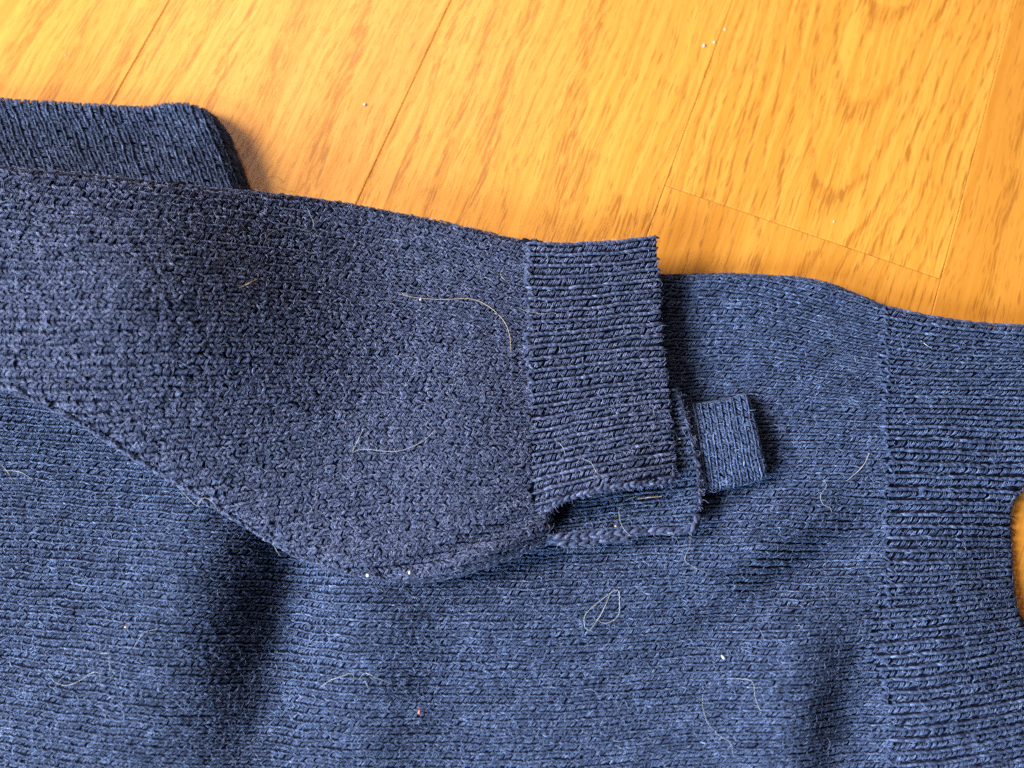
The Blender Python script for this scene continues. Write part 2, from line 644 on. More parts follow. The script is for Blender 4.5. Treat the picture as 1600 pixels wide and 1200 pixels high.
def knit(cloth, wales, parent, u0, u1, v0, v1, du, dv, keep=None, rib=False, seed=1, wall=3.0, fuzz=1.0, zfloor=None, lump=None, loose=False, mat=None):
    """Real yarn: two legs for every stitch, laid along the wales; loose fibres over them. One mesh under PARENT."""
    r = np.random.default_rng(seed)
    nv = int(round((v1 - v0) / dv))
    nu = int(round((u1 - u0) / du))
    V_, U_ = np.meshgrid(v0 + (np.arange(nv) + 0.5) * (v1 - v0) / nv, u0 + (np.arange(nu) + 0.5) * (u1 - u0) / nu, indexing='ij')
    row = np.repeat(np.arange(nv), nu)
    U_ = U_ + (r.uniform(-0.5, 0.5, (nv, 1))) * du
    u = U_.ravel() + r.normal(0, 0.10, nv * nu) * du
    v = V_.ravel() + r.normal(0, 0.011 if rib else (0.035 if loose else 0.02), nv * nu) * dv
    v = v + smooth_noise2(u, v, seed + 50, 90.0) * dv * (0.07 if rib else 0.16)
    P = wales(u, v)
    if keep is not None:
        d, _ = sdf(P, cloth.poly)
        k = (d > -(cloth.R * (math.pi / 2 - 1) + wall * MM)) & keep(P, u, v)
    else:
        d, _ = sdf(P, cloth.poly)
        k = d > -(cloth.R * (math.pi / 2 - 1) + wall * MM)
    P, u, v, row = P[k], u[k], v[k], row[k]
    T2 = wales.tangent(u, v)
    p0, T, B, N, d = cloth.frame(P, T2)
    # local spacing: along and across, measured on the sheet
    pu = wales(u + 1, v) - wales(u - 1, v)
    a = np.linalg.norm(pu, axis=1) / 2 * (u1 - u0) / nu
    pv = wales(u, v + 1) - wales(u, v - 1)
    cr = np.abs(pv[:, 0] * T2[:, 1] - pv[:, 1] * T2[:, 0]) / 2 * (v1 - v0) / nv
    b = cr
    # B points towards the top of the picture (left of T)
    n = len(P)
    ok = p0[:, 2] > (cloth.zmin if zfloor is None else zfloor * MM)
    p0, T, B, N, a, b, n = p0[ok], T[ok], B[ok], N[ok], a[ok], b[ok], int(ok.sum())
    row, u, v = row[ok], u[ok], v[ok]
    shade_w = 0.5 + 0.10 * smooth_noise2(u, v, seed + 9, 45.0)

    def leg(pts, rad, dn=0.0, jk=1.0, sk=1.0):
        pts = np.array(pts, float)                       # (k,3): along a, across b, normal (in b)
        jit = r.normal(0, 1, (n, 1, 3)) * np.array([0.09, 0.045, 0.05]) * jk
        q = pts[None] + jit
        ang = r.normal(0, 0.15, n) * jk
        ca, sa = np.cos(ang)[:, None], np.sin(ang)[:, None]
        mid = q.mean(1, keepdims=True)
        xa = (q[..., 0] - mid[..., 0]) * a[:, None]
        xb = (q[..., 1] - mid[..., 1]) * b[:, None]
        xa, xb = xa * ca - xb * sa + mid[..., 0] * a[:, None], xa * sa + xb * ca + mid[..., 1] * b[:, None]
        C = p0[:, None] + T[:, None] * xa[..., None] + B[:, None] * xb[..., None] + N[:, None] * (q[..., 2] * b[:, None] + dn)[..., None]
        Rr = rad * b[:, None] * np.array(RAD_PROFILE)[None] * r.uniform(0.82, 1.16, (n, 1))
        return C, Rr, sk

    sets = []

    def plies(pts, rad, gap, jk=1.0):
        pts = np.array(pts, float)
        st = r.bit_generator.state
        for sgn in (-1, 1):
            r.bit_generator.state = st                   # both plies of a leg share its wobble
            q = pts.copy()
            q[:, 0] += sgn * gap
            q[:, 2] += 0.02 * sgn * np.linspace(-1, 1, len(q))
            sets.append(leg(q, rad, 0.0, jk))

    if rib:
        # slanted leg low in the rib, smooth lying leg standing above it, a sunk valley between ribs
        plies([(-0.50, -0.36, -0.20), (-0.15, -0.20, 0.03), (0.16, -0.04, 0.05), (0.42, 0.09, -0.14)], 0.064, 0.18, 0.6)
        sets.append(leg([(-1.0, 0.355, 0.0), (-0.33, 0.325, 0.11), (0.33, 0.305, 0.12), (0.95, 0.275, 0.0)], 0.128, 0.0, 0.5))
        sets.append(leg([(-0.6, -0.48, -0.34), (-0.2, -0.47, -0.28), (0.2, -0.47, -0.28), (0.6, -0.48, -0.34)], 0.07))
    elif loose:
        # open V stitches, both legs short, holes between them
        plies([(-0.60, -0.52, -0.12), (-0.18, -0.27, 0.10), (0.18, -0.06, 0.10), (0.52, 0.10, -0.14)], 0.092, 0.19, 1.15)
        plies([(-0.66, 0.52, -0.12), (-0.20, 0.35, 0.09), (0.22, 0.21, 0.10), (0.62, 0.10, -0.16)], 0.085, 0.16, 1.15)
    else:
        plies([(-0.70, -0.47, -0.18), (-0.22, -0.22, 0.06), (0.22, 0.01, 0.08), (0.54, 0.17, -0.16)], 0.082, 0.20, 0.9)
        sets.append(leg([(-1.0, 0.40, -0.04), (-0.34, 0.345, 0.09), (0.34, 0.32, 0.10), (0.95, 0.27, -0.03)], 0.118, 0.0, 0.7))
    Vs, Fs, Ss = [], [], []
    base = 0
    for C, Rr, sk in sets:
        sh = shade_w + r.normal(0, 0.085, n) * sk
        Vt, Ft, St = tubes(C, Rr, sh)
        Vs.append(Vt)
        Fs.append(Ft + base)
        Ss.append(St)
        base += len(Vt)
    if lump is not None:
        # round heads where each rib begins at the seam
        lu, lr = lump
        vv = v0 + (np.arange(nv) + 0.5) * (v1 - v0) / nv
        uu = np.full(nv, lu) + r.normal(0, 2.4, nv)
        Pl = wales(uu, vv)
        dl, _ = sdf(Pl, cloth.poly)
        kk = dl > 0.8 * MM
        if keep is not None:
            kk &= keep(Pl, uu + 8, vv)
        Pl, uu, vv = Pl[kk], uu[kk], vv[kk]
        m = len(Pl)
        pl, Tl, Bl, Nl, _ = cloth.frame(Pl, wales.tangent(uu, vv))
        bm = float(np.median(b))
        for q in range(3):
            off = np.array([(-0.15, 0.20), (-0.3, -0.02), (-0.1, -0.24)][q])
            C = np.stack([pl + Tl * (off[0] + s * 0.24 + r.normal(0, .05, (m, 1))) * bm + Bl * (off[1] - s * (q - 1) * 0.22 + r.normal(0, .03, (m, 1))) * bm + Nl * h * bm for s, h in ((-0.9, -0.2), (-0.3, 0.05), (0.4, 0.09), (1.2, 0.0))], 1)
            Rr = np.tile(np.array([[0.06, 0.125, 0.125, 0.08]]) * bm, (m, 1))
            Vt, Ft, St = tubes(C, Rr, 0.40 + r.normal(0, 0.1, m))
            Vs.append(Vt)
            Fs.append(Ft + base)
            Ss.append(St)
            base += len(Vt)
    # loose fibres: thin curved threads lifting off the yarn
    nf = int(n * 3.6 * fuzz)
    pick = r.integers(0, n, nf)
    K = 4
    az = np.where(r.uniform(size=nf) < 0.5, r.normal(0.4, 0.7, nf), r.uniform(0, 2 * math.pi, nf))
    L = r.gamma(3.0, 0.33, nf) * MM * 0.9
    start = p0[pick] + T[pick] * r.uniform(-.5, .5, (nf, 1)) * a[pick, None] + B[pick] * r.uniform(-.4, .4, (nf, 1)) * b[pick, None] + N[pick] * (r.uniform(0.05, 0.22, (nf, 1)) * b[pick, None])
    curl = r.normal(0, 1.0, nf)
    lift = r.normal(0.05, 0.22, nf)
    C = np.empty((nf, K, 3))
    C[:, 0] = start
    for q in range(1, K):
        aa = az + curl * q * 0.7
        st = (T[pick] * np.cos(aa)[:, None] + B[pick] * np.sin(aa)[:, None] + N[pick] * (lift * (1.2 - q * 0.6))[:, None])
        C[:, q] = C[:, q - 1] + st * (L / (K - 1))[:, None]
    rad = r.uniform(0.018, 0.04, nf)[:, None] * MM * np.array([1, 1, .9, .5])[None]
    Vt, Ft, St = ribbons(C, rad, 0.75 + r.normal(0, 0.22, nf))
    Vs.append(Vt)
    Fs.append(Ft + base)
    Ss.append(St)
    me = mesh_from('knit_stitches', np.vstack(Vs), np.vstack(Fs), np.concatenate(Ss))
    o = link('knit_stitches', me, mat or M_KNIT, parent, kind='stuff')
    return o


def edge_chain(cloth, parent, line, pitch, rad, seed, slant=1.0, low=0.0):
    """the bound edge of a flap: plump chain stitches along the outline"""
    r = np.random.default_rng(seed)
    q = catmull_open(np.array(line, float), 12)
    W3 = p2w(q[:, 0], q[:, 1], cloth.z_at_px(q[:, 0], q[:, 1]) + (low - 0.4) * MM)
    s = np.concatenate([[0], np.cumsum(np.linalg.norm(np.diff(W3, axis=0), axis=1))])
    n = int(s[-1] / (pitch * PX))
    t = (np.arange(n) + 0.5) / n * s[-1]
    g = lambda x: np.column_stack([np.interp(x, s, W3[:, i]) for i in range(3)])
    P, T = g(t), g(t + 0.3 * MM) - g(t - 0.3 * MM)
    T /= np.linalg.norm(T, axis=1)[:, None]
    _, nin = sdf(P[:, :2], cloth.poly)
    I = np.column_stack([nin, np.zeros(n)])
    Z = np.array([0, 0, 1.0])
    L = pitch * PX
    Vs, Fs, Ss, base = [], [], [], 0
    for o_in, o_z, sl in ((0.10, 0.25, 0.5), (0.75, 0.75, -0.6), (0.0, -0.7, 0.4)):
        jit = r.normal(0, 0.2, (n, 3)) * rad * MM
        C = np.stack([P + jit + T * (k * L * 0.62) + I * ((o_in + sl * slant * 1.6 * k) * rad * MM) + Z * ((o_z + h) * rad * MM) for k, h in ((-1, -0.7), (-0.35, 0.15), (0.35, 0.2), (1, -0.6))], 1)
        Vt, Ft, St = tubes(C, np.tile(rad * MM * np.array([[0.5, 0.95, 0.95, 0.5]]), (n, 1)) * r.uniform(0.7, 1.12, (n, 1)), 0.45 + r.normal(0, 0.15, n), sides=6)
        Vs.append(Vt)
        Fs.append(Ft + base)
        Ss.append(St)
        base += len(Vt)
    nf = n * 14
    pk = r.integers(0, n, nf)
    th = r.uniform(0, 2 * math.pi, nf)
    D = np.column_stack([np.cos(th), np.sin(th), r.uniform(-0.2, 0.5, nf)])
    E = np.column_stack([-np.sin(th), np.cos(th), np.zeros(nf)]) * r.normal(0, 0.5, (nf, 1))
    F0 = P[pk] + D * rad * MM * 0.7 + Z * 0.35 * rad * MM
    Lf = r.gamma(3.0, 0.25, nf)[:, None] * MM
    C = np.stack([F0, F0 + D * Lf * 0.35 + E * Lf * 0.1, F0 + D * Lf * 0.6 + E * Lf * 0.4, F0 + D * Lf * 0.7 + E * Lf * 0.9], 1)
    Vt, Ft, St = ribbons(C, np.full((nf, 4), 0.026 * MM), 0.7 + r.normal(0, 0.2, nf))
    Vs.append(Vt)
    Fs.append(Ft + base)
    Ss.append(St)
    return link('edge_stitches', mesh_from('edge_stitches', np.vstack(Vs), np.vstack(Fs), np.concatenate(Ss)), M_KNIT_S, parent, kind='stuff')


def frame_keep(P3margin=120):
    def f(P, cloth):
        z = cloth.zt(P[:, 0], P[:, 1])
        px, py = w2p(np.column_stack([P, z]))
        m = P3margin
        return (px > -m) & (px < 1600 + m) & (py > -m) & (py < 1200 + m), px, py
    return f


FK = frame_keep()

sweater = bpy.data.objects.new('knitted_sweater', None)
COL.objects.link(sweater)
sweater.empty_display_size = 0.02
sweater['label'] = 'navy blue wool knitted sweater lying crumpled on the oak floor, ribbed cuff and hem'
sweater['category'] = 'sweater'

# ---- body and hem: one cloth, two stitch patterns -------------------------------------------
body_out = [(-420, 470), (-200, 470), (0, 470), (300, 450), (600, 435), (900, 430), (1030, 429), (1150, 428), (1270, 436), (1340, 460), (1400, 482), (1500, 502),
            (1600, 509), (1720, 520), (1760, 620), (1700, 700), (1625, 745), (1594, 772), (1581, 800), (1581, 850), (1584, 900), (1590, 945), (1602, 978), (1650, 1010), (1730, 1060), (1760, 1200), (1760, 1450), (1200, 1470), (600, 1470), (0, 1470), (-420, 1470), (-440, 950)]
body_h = [(px, py, 6.0) for px in (-300, 100, 500, 900, 1300, 1700) for py in (450, 800, 1150, 1450)]
body_b = [
    bump(300, 900, 4.6, 70, 160, 12), bump(205, 1150, 1.6, 150, 120), bump(90, 840, 1.4, 110, 70),
    bump(438, 925, -5.0, 38, 100, 6), bump(415, 1110, -2.6, 48, 130, 4),
    bump(590, 985, 2.4, 60, 120, 0), bump(680, 1080, -1.6, 45, 100, 0), bump(900, 1040, 1.5, 140, 110, 0),
    bump(1255, 892, -4.6, 100, 26, -28), bump(1185, 845, 3.0, 95, 34, -26), bump(1270, 990, 2.8, 85, 65, -25),
    bump(1330, 1125, -4.2, 42, 85, 14), bump(1225, 1100, 3.6, 58, 85, 12), bump(1470, 1090, 1.6, 80, 110, 15),
    bump(1420, 800, -1.1, 90, 26, 6), bump(1450, 640, 0.8, 160, 90, 0),
    bump(1605, 865, -4.2, 60, 120, 0, 4), bump(-20, 1130, -2.2, 40, 110, 0), bump(1200, 520, 1.2, 110, 70, 0), bump(1070, 560, -0.8, 40, 90, 0),
    bump(850, 878, -3.0, 130, 24, -12), bump(760, 960, 1.2, 160, 40, -8), bump(1120, 690, -0.8, 80, 90, 0),
]
CB = Cloth(body_out, body_h, 3.2, body_b, smooth=1e-3)
us = [-300, 0, 350, 600, 900, 1150, 1385, 1650, 1850]
rows = [
    (300, [275, 280, 295, 300, 303, 303, 353, 387, 405]),
    (428, [400, 405, 420, 425, 428, 428, 482, 516, 532]),
    (520, [478, 490, 515, 525, 530, 520, 556, 568, 574]),
    (630, [585, 600, 625, 635, 640, 630, 640, 645, 650]),
    (845, [800, 812, 838, 850, 850, 845, 848, 848, 848]),
    (990, [945, 958, 985, 1000, 1000, 990, 982, 955, 938]),
    (1130, [1082, 1096, 1130, 1145, 1145, 1130, 1115, 1080, 1058]),
    (1400, [1350, 1365, 1400, 1418, 1418, 1400, 1375, 1330, 1300]),
]
WB = Wales(CB, us, rows)
SEAM_U = 1383


def sleeve_cover(P):
    return sdf(P, CS.poly)[0]


# ---- sleeve ---------------------------------------------------------------------------------
sleeve_out = [(-330, 215), (-150, 235), (0, 259), (130, 271), (300, 290), (450, 303), (560, 318), (700, 346), (780, 366), (830, 377), (880, 385), (905, 420), (905, 600), (905, 700), (900, 775), (875, 810), (862, 840), (820, 862), (750, 889), (700, 903), (640, 911), (570, 902), (490, 881), (420, 845), (330, 790), (230, 729), (130, 665), (50, 624), (0, 605), (-150, 548), (-330, 480)]
sleeve_h = [(-330, 250, 26), (-330, 480, 24), (-120, 250, 26), (-120, 400, 28), (-120, 550, 21.5), (0, 265, 28), (0, 430, 30), (0, 600, 24), (200, 290, 26), (200, 480, 31), (200, 705, 20),
            (400, 305, 18.5), (400, 530, 22.8), (400, 820, 13), (600, 335, 12.2), (600, 600, 14.8), (600, 890, 11.2), (750, 372, 11.8), (750, 600, 14), (750, 870, 12),
            (828, 385, 11.2), (828, 600, 12.4), (845, 790, 11.6), (900, 400, 9.5), (900, 600, 10.5), (890, 800, 9.5)]
sleeve_b = [bump(270, 470, 1.8, 90, 130, 0, 24), bump(785, 826, -1.2, 55, 7, -24, 10), bump(690, 866, -1.1, 50, 7, -20, 10), bump(625, 888, -0.7, 35, 7, -12, 10), bump(760, 862, 0.9, 60, 10, -20, 10), bump(700, 640, 0.8, 70, 120, 0, 14), bump(560, 420, -0.8, 130, 60, 10, 16)]
CS = Cloth(sleeve_out, sleeve_h, 4.2, sleeve_b, smooth=2e-3, zmin=2.0, turn=128.0)
sx_ = [-200, 100, 400, 650, 840, 920]
WS = Wales(CS, [-130, 135, 405, 650, 840, 920], [(v, list(zip(sx_, ys))) for v, ys in [
    (-120, [70, 112, 175, 215, 250, 262]),
    (0, [228, 268, 300, 337, 378, 392]),
    (150, [415, 440, 450, 472, 500, 508]),
    (300, [625, 640, 628, 622, 632, 630]),
    (450, [835, 840, 800, 778, 772, 760]),
    (540, [960, 955, 900, 872, 845, 822]),
    (700, [1180, 1160, 1075, 1030, 985, 955]),
]])

body = CB.sheet('body', p2w(-330, 1330, 0)[:2], p2w(1385, 330, 0)[:2], sweater, step=1.3, mask=lambda P: w2p(np.column_stack([P, CB.zt(P[:, 0], P[:, 1])]))[0] < 1392, wall=6)
hem = CB.sheet('hem', p2w(1300, 1330, 0)[:2], p2w(1790, 380, 0)[:2], sweater, step=1.0, inset=0.55, mask=lambda P: w2p(np.column_stack([P, CB.zt(P[:, 0], P[:, 1])]))[0] > 1378, wall=6, label='ribbed hem band along the right end of the body')


def seam_u(v):
    return SEAM_U + 6 * np.sin(v / 90.0) + np.interp(v, [430, 560, 700, 850, 1000, 1130], [8, -8, -6, 6, -16, 6])


def keep_body(P, u, v):
    f, px, py = FK(P, CB)
    return f & (u < seam_u(v)) & (sleeve_cover(P) < 7 * MM)


def keep_hem(P, u, v):
    f, px, py = FK(P, CB)
    return f & (u > seam_u(v))


knit(CB, WB, body, -120, 1420, 380, 1330, 5.7, 12.4, keep_body, seed=3, wall=4.5, fuzz=0.55)
knit(CB, WB, hem, 1340, 1720, 380, 1330, 7.5, 20.0, keep_hem, rib=True, seed=4, wall=4.5, fuzz=0.9, lump=(1386, 1))

sl = CS.sheet('sleeve', p2w(-420, 1010, 0)[:2], p2w(960, 150, 0)[:2], sweater, step=1.1, mask=None, wall=16)


def keep_sleeve(P, u, v):
    f, px, py = FK(P, CS)
    return f & (px < 832)


def keep_sleeve2(P, u, v):
    f, px, py = FK(P, CS)
    return f & ((px < 832) | ((px < 866) & (py > 792))) & ~((py < 410) & (sdf(P, CS.poly)[0] < 0.15 * CS.R))


knit(CS, WS, sl, -200, 880, -110, 690, 5.9, 13.0, keep_sleeve2, seed=6, wall=9, fuzz=1.05, zfloor=6.0, loose=True, mat=M_KNIT_S)

# ---- the split cuff: upper flap over the under flap ---------------------------------------
cu_out = [(812, 374), (850, 379), (900, 380), (955, 377), (1000, 371), (1019, 365), (1028, 369), (1031, 420), (1033, 470), (1036, 530), (1045, 600), (1052, 660), (1056, 720), (1056, 742), (1046, 753), (1010, 757), (960, 762), (905, 774), (872, 787), (852, 797), (836, 790), (828, 700), (820, 600), (814, 480)]
cu_h = [(815, 385, 11.6), (815, 590, 12.8), (830, 780, 12.4), (925, 390, 11.8), (925, 590, 12.6), (925, 755, 15.0), (1000, 750, 14.6), (1025, 380, 11.6), (1030, 560, 12.0), (1050, 730, 12.6), (880, 690, 12.8)]
CC = Cloth(cu_out, cu_h, 1.15, (), smooth=1e-3, zmin=8.0)
WC = Wales(CC, [780, 850, 950, 1060, 1100], [
    (300, [308, 312, 309, 296, 290]),
    (378, [384, 388, 385, 372, 366]),
    (480, [484, 485, 478, 468, 465]),
    (590, [606, 598, 586, 576, 573]),
    (690, [712, 700, 680, 666, 662]),
    (775, [806, 788, 766, 746, 742]),
    (860, [890, 872, 850, 830, 826]),
])
cl_out = [(800, 640), (1000, 600), (1040, 588), (1056, 606), (1068, 640), (1078, 676), (1087, 715), (1094, 760), (1094, 800), (1088, 824), (1070, 831), (1010, 832), (950, 836), (900, 842), (868, 846), (852, 838), (848, 812), (830, 780)]
cl_h = [(820, 650, 8.4), (850, 835, 9.6), (870, 792, 5.6), (950, 700, 6.4), (930, 778, 5.8), (950, 830, 9.4), (1040, 600, 9.4), (1068, 640, 10.4), (1090, 720, 10.8), (1046, 700, 9.6), (1040, 785, 8.4), (1088, 815, 10.4)]
CL = Cloth(cl_out, cl_h, 1.1, (), smooth=1e-3, zmin=5.0)
WL = Wales(CL, [800, 880, 960, 1060, 1120], [
    (480, [520, 508, 496, 482, 474]),
    (590, [630, 618, 604, 590, 582]),
    (700, [740, 728, 714, 702, 696]),
    (770, [806, 796, 784, 774, 768]),
    (832, [850, 842, 834, 828, 824]),
    (900, [918, 910, 902, 896, 892]),
])
cuff_u = CC.sheet('cuff_flap', p2w(790, 830, 0)[:2], p2w(1090, 330, 0)[:2], sweater, step=0.55, inset=0.5, label='upper flap of the split ribbed cuff', wall=1.6)


def keep_cu(P, u, v):
    d = sdf(P, CC.poly)[0]
    return (u > 818) & ~((u > 1000) & (v < 410) & (d < 0.5 * MM)) & ~((u < 838) & (d < 0.7 * MM)) & ~((u > 1000) & (d < 0.0)) & ~((v > 740) & (d < 0.35 * MM))


knit(CC, WC, cuff_u, 822, 1075, 350, 840, 7.2, 18.4, keep_cu, rib=True, seed=7, mat=M_KNIT_S, wall=1.4, fuzz=1.0, lump=(829, 1))
edge_chain(CC, cuff_u, [(1056, 742), (1046, 753), (1010, 757), (960, 762), (905, 774), (872, 787), (854, 797)], 9.0, 0.40, 73, 0.8)
cuff_l = CL.sheet('cuff_flap', p2w(780, 880, 0)[:2], p2w(1140, 560, 0)[:2], sweater, step=0.55, inset=0.5, label='under flap of the split cuff, its edge showing below and right', wall=1.8)


def keep_cl(P, u, v):
    return sdf(P, CC.poly)[0] < 4 * MM


knit(CL, WL, cuff_l, 845, 1125, 560, 880, 7.2, 15.5, lambda P, u, v: keep_cl(P, u, v) & ~((u > 1050) & (sdf(P, CL.poly)[0] < -0.3 * MM)), rib=True, seed=8, wall=0.9)
edge_chain(CL, cuff_l, [(1056, 607), (1068, 640), (1078, 676), (1087, 715), (1094, 760), (1094, 798)], 9.0, 0.27, 76, 1.4)
edge_chain(CL, cuff_l, [(1092, 806), (1086, 824), (1070, 831), (1010, 832), (950, 835), (900, 840), (866, 843)], 12.0, 0.50, 74, 0.9)
edge_chain(CL, cuff_l, [(985, 842), (950, 846), (905, 851), (872, 852)], 13.0, 0.44, 75, 0.9, -0.8)

# ---- small knitted tab beside the cuff ----------------------------------------------------
tb_out = [(1078, 636), (1105, 630), (1140, 623), (1161, 617), (1169, 622), (1178, 655), (1187, 695), (1195, 735), (1192, 746), (1175, 752), (1135, 762), (1104, 769), (1093, 762), (1086, 720), (1080, 675)]
tb_h = [(1085, 635, 8.0), (1165, 615, 8.2), (1180, 680, 10.2), (1195, 745, 9.2), (1100, 768, 8.2), (1140, 690, 10.0), (1092, 700, 9.2)]
CT = Cloth(tb_out, tb_h, 1.0, (), smooth=1e-3, zmin=4.0)
WT = Wales(CT, [520, 610, 690, 770, 850], [
    (-60, [(995, 545), (1010, 655), (1028, 715), (1040, 785), (1054, 860)]),
    (0, [(1066, 545), (1084, 633), (1094, 702), (1103, 770), (1114, 840)]),
    (45, [(1108, 530), (1126, 620), (1138, 690), (1149, 760), (1160, 835)]),
    (90, [(1148, 520), (1168, 610), (1182, 680), (1196, 748), (1210, 820)]),
    (150, [(1208, 500), (1228, 595), (1240, 665), (1254, 735), (1268, 805)]),
])
tab = CT.sheet('tab', p2w(1050, 800, 0)[:2], p2w(1230, 580, 0)[:2], sweater, step=0.5, inset=0.45, label='small knitted tab beside the cuff', wall=2.2)
knit(CT, WT, tab, 590, 795, -18, 108, 6.0, 10.6, lambda P, u, v: u > 0, seed=9, wall=2.0, fuzz=0.9)

# ---- folded cloth behind the sleeve, upper left --------------------------------------------
fo_out = [(-330, 150), (-150, 148), (0, 153), (100, 159), (215, 166), (262, 161), (295, 161), (325, 173), (347, 197), (362, 232), (374, 265), (383, 295), (388, 340), (380, 420), (200, 420), (0, 420), (-330, 400)]
fo_h = [(-330, 160, 9.0), (-330, 400, 11.0), (0, 165, 8.5), (0, 400, 11.0), (200, 180, 7.5), (200, 400, 10.0), (350, 200, 6.5), (380, 400, 8.0)]
CF = Cloth(fo_out, fo_h, 4.6, (bump(215, 190, -1.0, 40, 40, 0, 11), bump(290, 215, 0.8, 40, 50, 0, 11)), smooth=1e-3)
WF = Wales(CF, [0, 120, 240, 360, 480], [
    (-320, [(-322, -20), (-278, 100), (-230, 215), (-178, 340), (-120, 470)]),
    (-120, [(-122, -20), (-78, 100), (-34, 215), (16, 340), (74, 470)]),
    (60, [(52, -20), (98, 100), (144, 215), (192, 340), (246, 470)]),
    (240, [(222, -20), (270, 100), (318, 215), (366, 340), (418, 470)]),
    (420, [(396, -20), (446, 100), (494, 215), (542, 340), (592, 470)]),
])
fold = CF.sheet('folded_panel', p2w(-420, 500, 0)[:2], p2w(480, 80, 0)[:2], sweater, step=1.0, inset=0.45, label='folded navy cloth showing behind the sleeve', wall=8)
knit(CF, WF, fold, 20, 460, -320, 420, 6.2, 13.6, lambda P, u, v: FK(P, CF)[0] & (sleeve_cover(P) < 6 * MM), seed=10, wall=6, fuzz=0.5)

# ------------------------------------------------------------------ hairs, lint and crumbs
M_HAIR = plain('pale_hair', (0.50, 0.48, 0.43), 0.4, 0.5)
M_GOLD = plain('golden_hair', (0.62, 0.45, 0.24), 0.4, 0.5)
M_STRAW = plain('straw', (0.72, 0.44, 0.20), 0.6, 0.3)
M_WHITE = plain('white_lint', (0.52, 0.52, 0.52), 0.7, 0.3)
M_RED = plain('red_speck', (0.75, 0.16, 0.09), 0.6, 0.3)
M_DARKH = plain('dark_fibre', (0.12, 0.07, 0.05), 0.6, 0.3)


def strand(name, lines, cloth, mat, r_mm, label, cat, group=None, lift=0.55):
    Vs, Fs, base = [], [], 0
    for ln in lines:
        ln = np.array(ln, float)
        q = catmull_open(ln, 7)
        z = cloth.z_at_px(q[:, 0], q[:, 1]) if cloth else np.zeros(len(q))
        t = np.linspace(0, 1, len(q))
        lf = (lift + 0.25 * np.sin(t * 9 + len(q)) * np.sin(t * math.pi)) * MM
        C = p2w(q[:, 0], q[:, 1], z + lf)[None]
        R = (0.6 * r_mm * MM * (0.55 + 0.45 * np.sin(np.clip(t, 0.02, 0.98) * math.pi)))[None]
        Vt, Ft, _ = tubes(C, R, np.zeros(1), sides=6)
        n = len(Vt)
        Vs.append(Vt)
        Fs.append(Ft + base)
        base += n
    V = np.vstack(Vs)
    c = V.mean(0)
    o = link(name, mesh_from(name, V - c, np.vstack(Fs)), mat)
    o.location = c
    o['label'] = label
    o['category'] = cat
    if group:
        o['group'] = group
    return o


def speck(name, px, py, cloth, mat, size, label, cat, group=None, stretch=1.0, rot=0.0, seed=0, lift=0.4):
    """a small irregular crumb: a rough low ball"""
    r = np.random.default_rng(seed)
    z = float(cloth.z_at_px(px, py)[0]) + lift * MM if cloth else size * 0.35 * MM
    P = p2w(px, py, z)
    nr, ns = 5, 8
    V = [(0, 0, 1.0)]
    for i in range(1, nr):
        for j in range(ns):
            th, ph = math.pi * i / nr, 2 * math.pi * j / ns
            k = 1 + r.normal(0, 0.16)
            V.append((k * math.sin(th) * math.cos(ph), k * math.sin(th) * math.sin(ph), k * math.cos(th)))
    V.append((0, 0, -1.0))
    V = np.array(V) * np.array([stretch, 1.0, 0.6]) * size * 0.68 * MM
    a = math.radians(rot)
    V = np.column_stack([V[:, 0] * math.cos(a) - V[:, 1] * math.sin(a), V[:, 0] * math.sin(a) + V[:, 1] * math.cos(a), V[:, 2]])
    F4, F3 = [], []
    for i in range(nr - 2):
        for j in range(ns):
            a_, b_ = 1 + i * ns + j, 1 + i * ns + (j + 1) % ns
            F4.append((a_, a_ + ns, b_ + ns, b_))
    for j in range(ns):
        F3.append((0, 1 + j, 1 + (j + 1) % ns))
        l0 = 1 + (nr - 2) * ns
        F3.append((len(V) - 1, l0 + (j + 1) % ns, l0 + j))
    o = link(name, mesh_from(name, V, F4, None, F3), mat)
    o.location = P
    o['label'] = label
    o['category'] = cat
    if group:
        o['group'] = group
    return o


HG = 'stray hairs caught on the sweater'
LG = 'specks of lint on the sweater'
CG = 'crumbs on the oak floor'
strand('stray_hair', [[(622, 459), (650, 465), (690, 468), (735, 467), (765, 480), (788, 503), (797, 528), (797, 550)]], CS, M_GOLD, 0.075, 'long golden hair arching over the sleeve just left of the cuff', 'hair', HG)
strand('stray_hair', [[(413, 378), (424, 363), (455, 355), (482, 361), (490, 350), (480, 325)]], CS, M_HAIR, 0.055, 'pale curled hair near the upper edge of the sleeve', 'hair', HG)
strand('straw_splinter', [[(374, 450), (388, 443), (402, 436)]], CS, M_STRAW, 0.14, 'short straw coloured splinter lying on the upper sleeve', 'splinter')
strand('stray_hair', [[(550, 708), (567, 702), (620, 705), (658, 691), (680, 672)], [(551, 706), (558, 690), (568, 670)]], CS, M_HAIR, 0.07, 'white forked hair on the lower middle of the sleeve', 'hair', HG)
strand('stray_hair', [[(277, 760), (292, 776), (307, 790), (312, 783), (320, 778), (332, 784), (340, 796)]], CS, M_HAIR, 0.075, 'white wavy hair along the lower left edge of the sleeve', 'hair', HG)
strand('stray_hair', [[(427, 850), (432, 860), (438, 869)]], CS, M_HAIR, 0.06, 'tiny pale hair at the sleeve edge above the dark fold', 'hair', HG, 0.7)
strand('stray_hair', [[(786, 419), (782, 428), (788, 437), (797, 437), (800, 429)]], CS, M_HAIR, 0.05, 'small S shaped pale hair beside the top of the cuff', 'hair', HG)
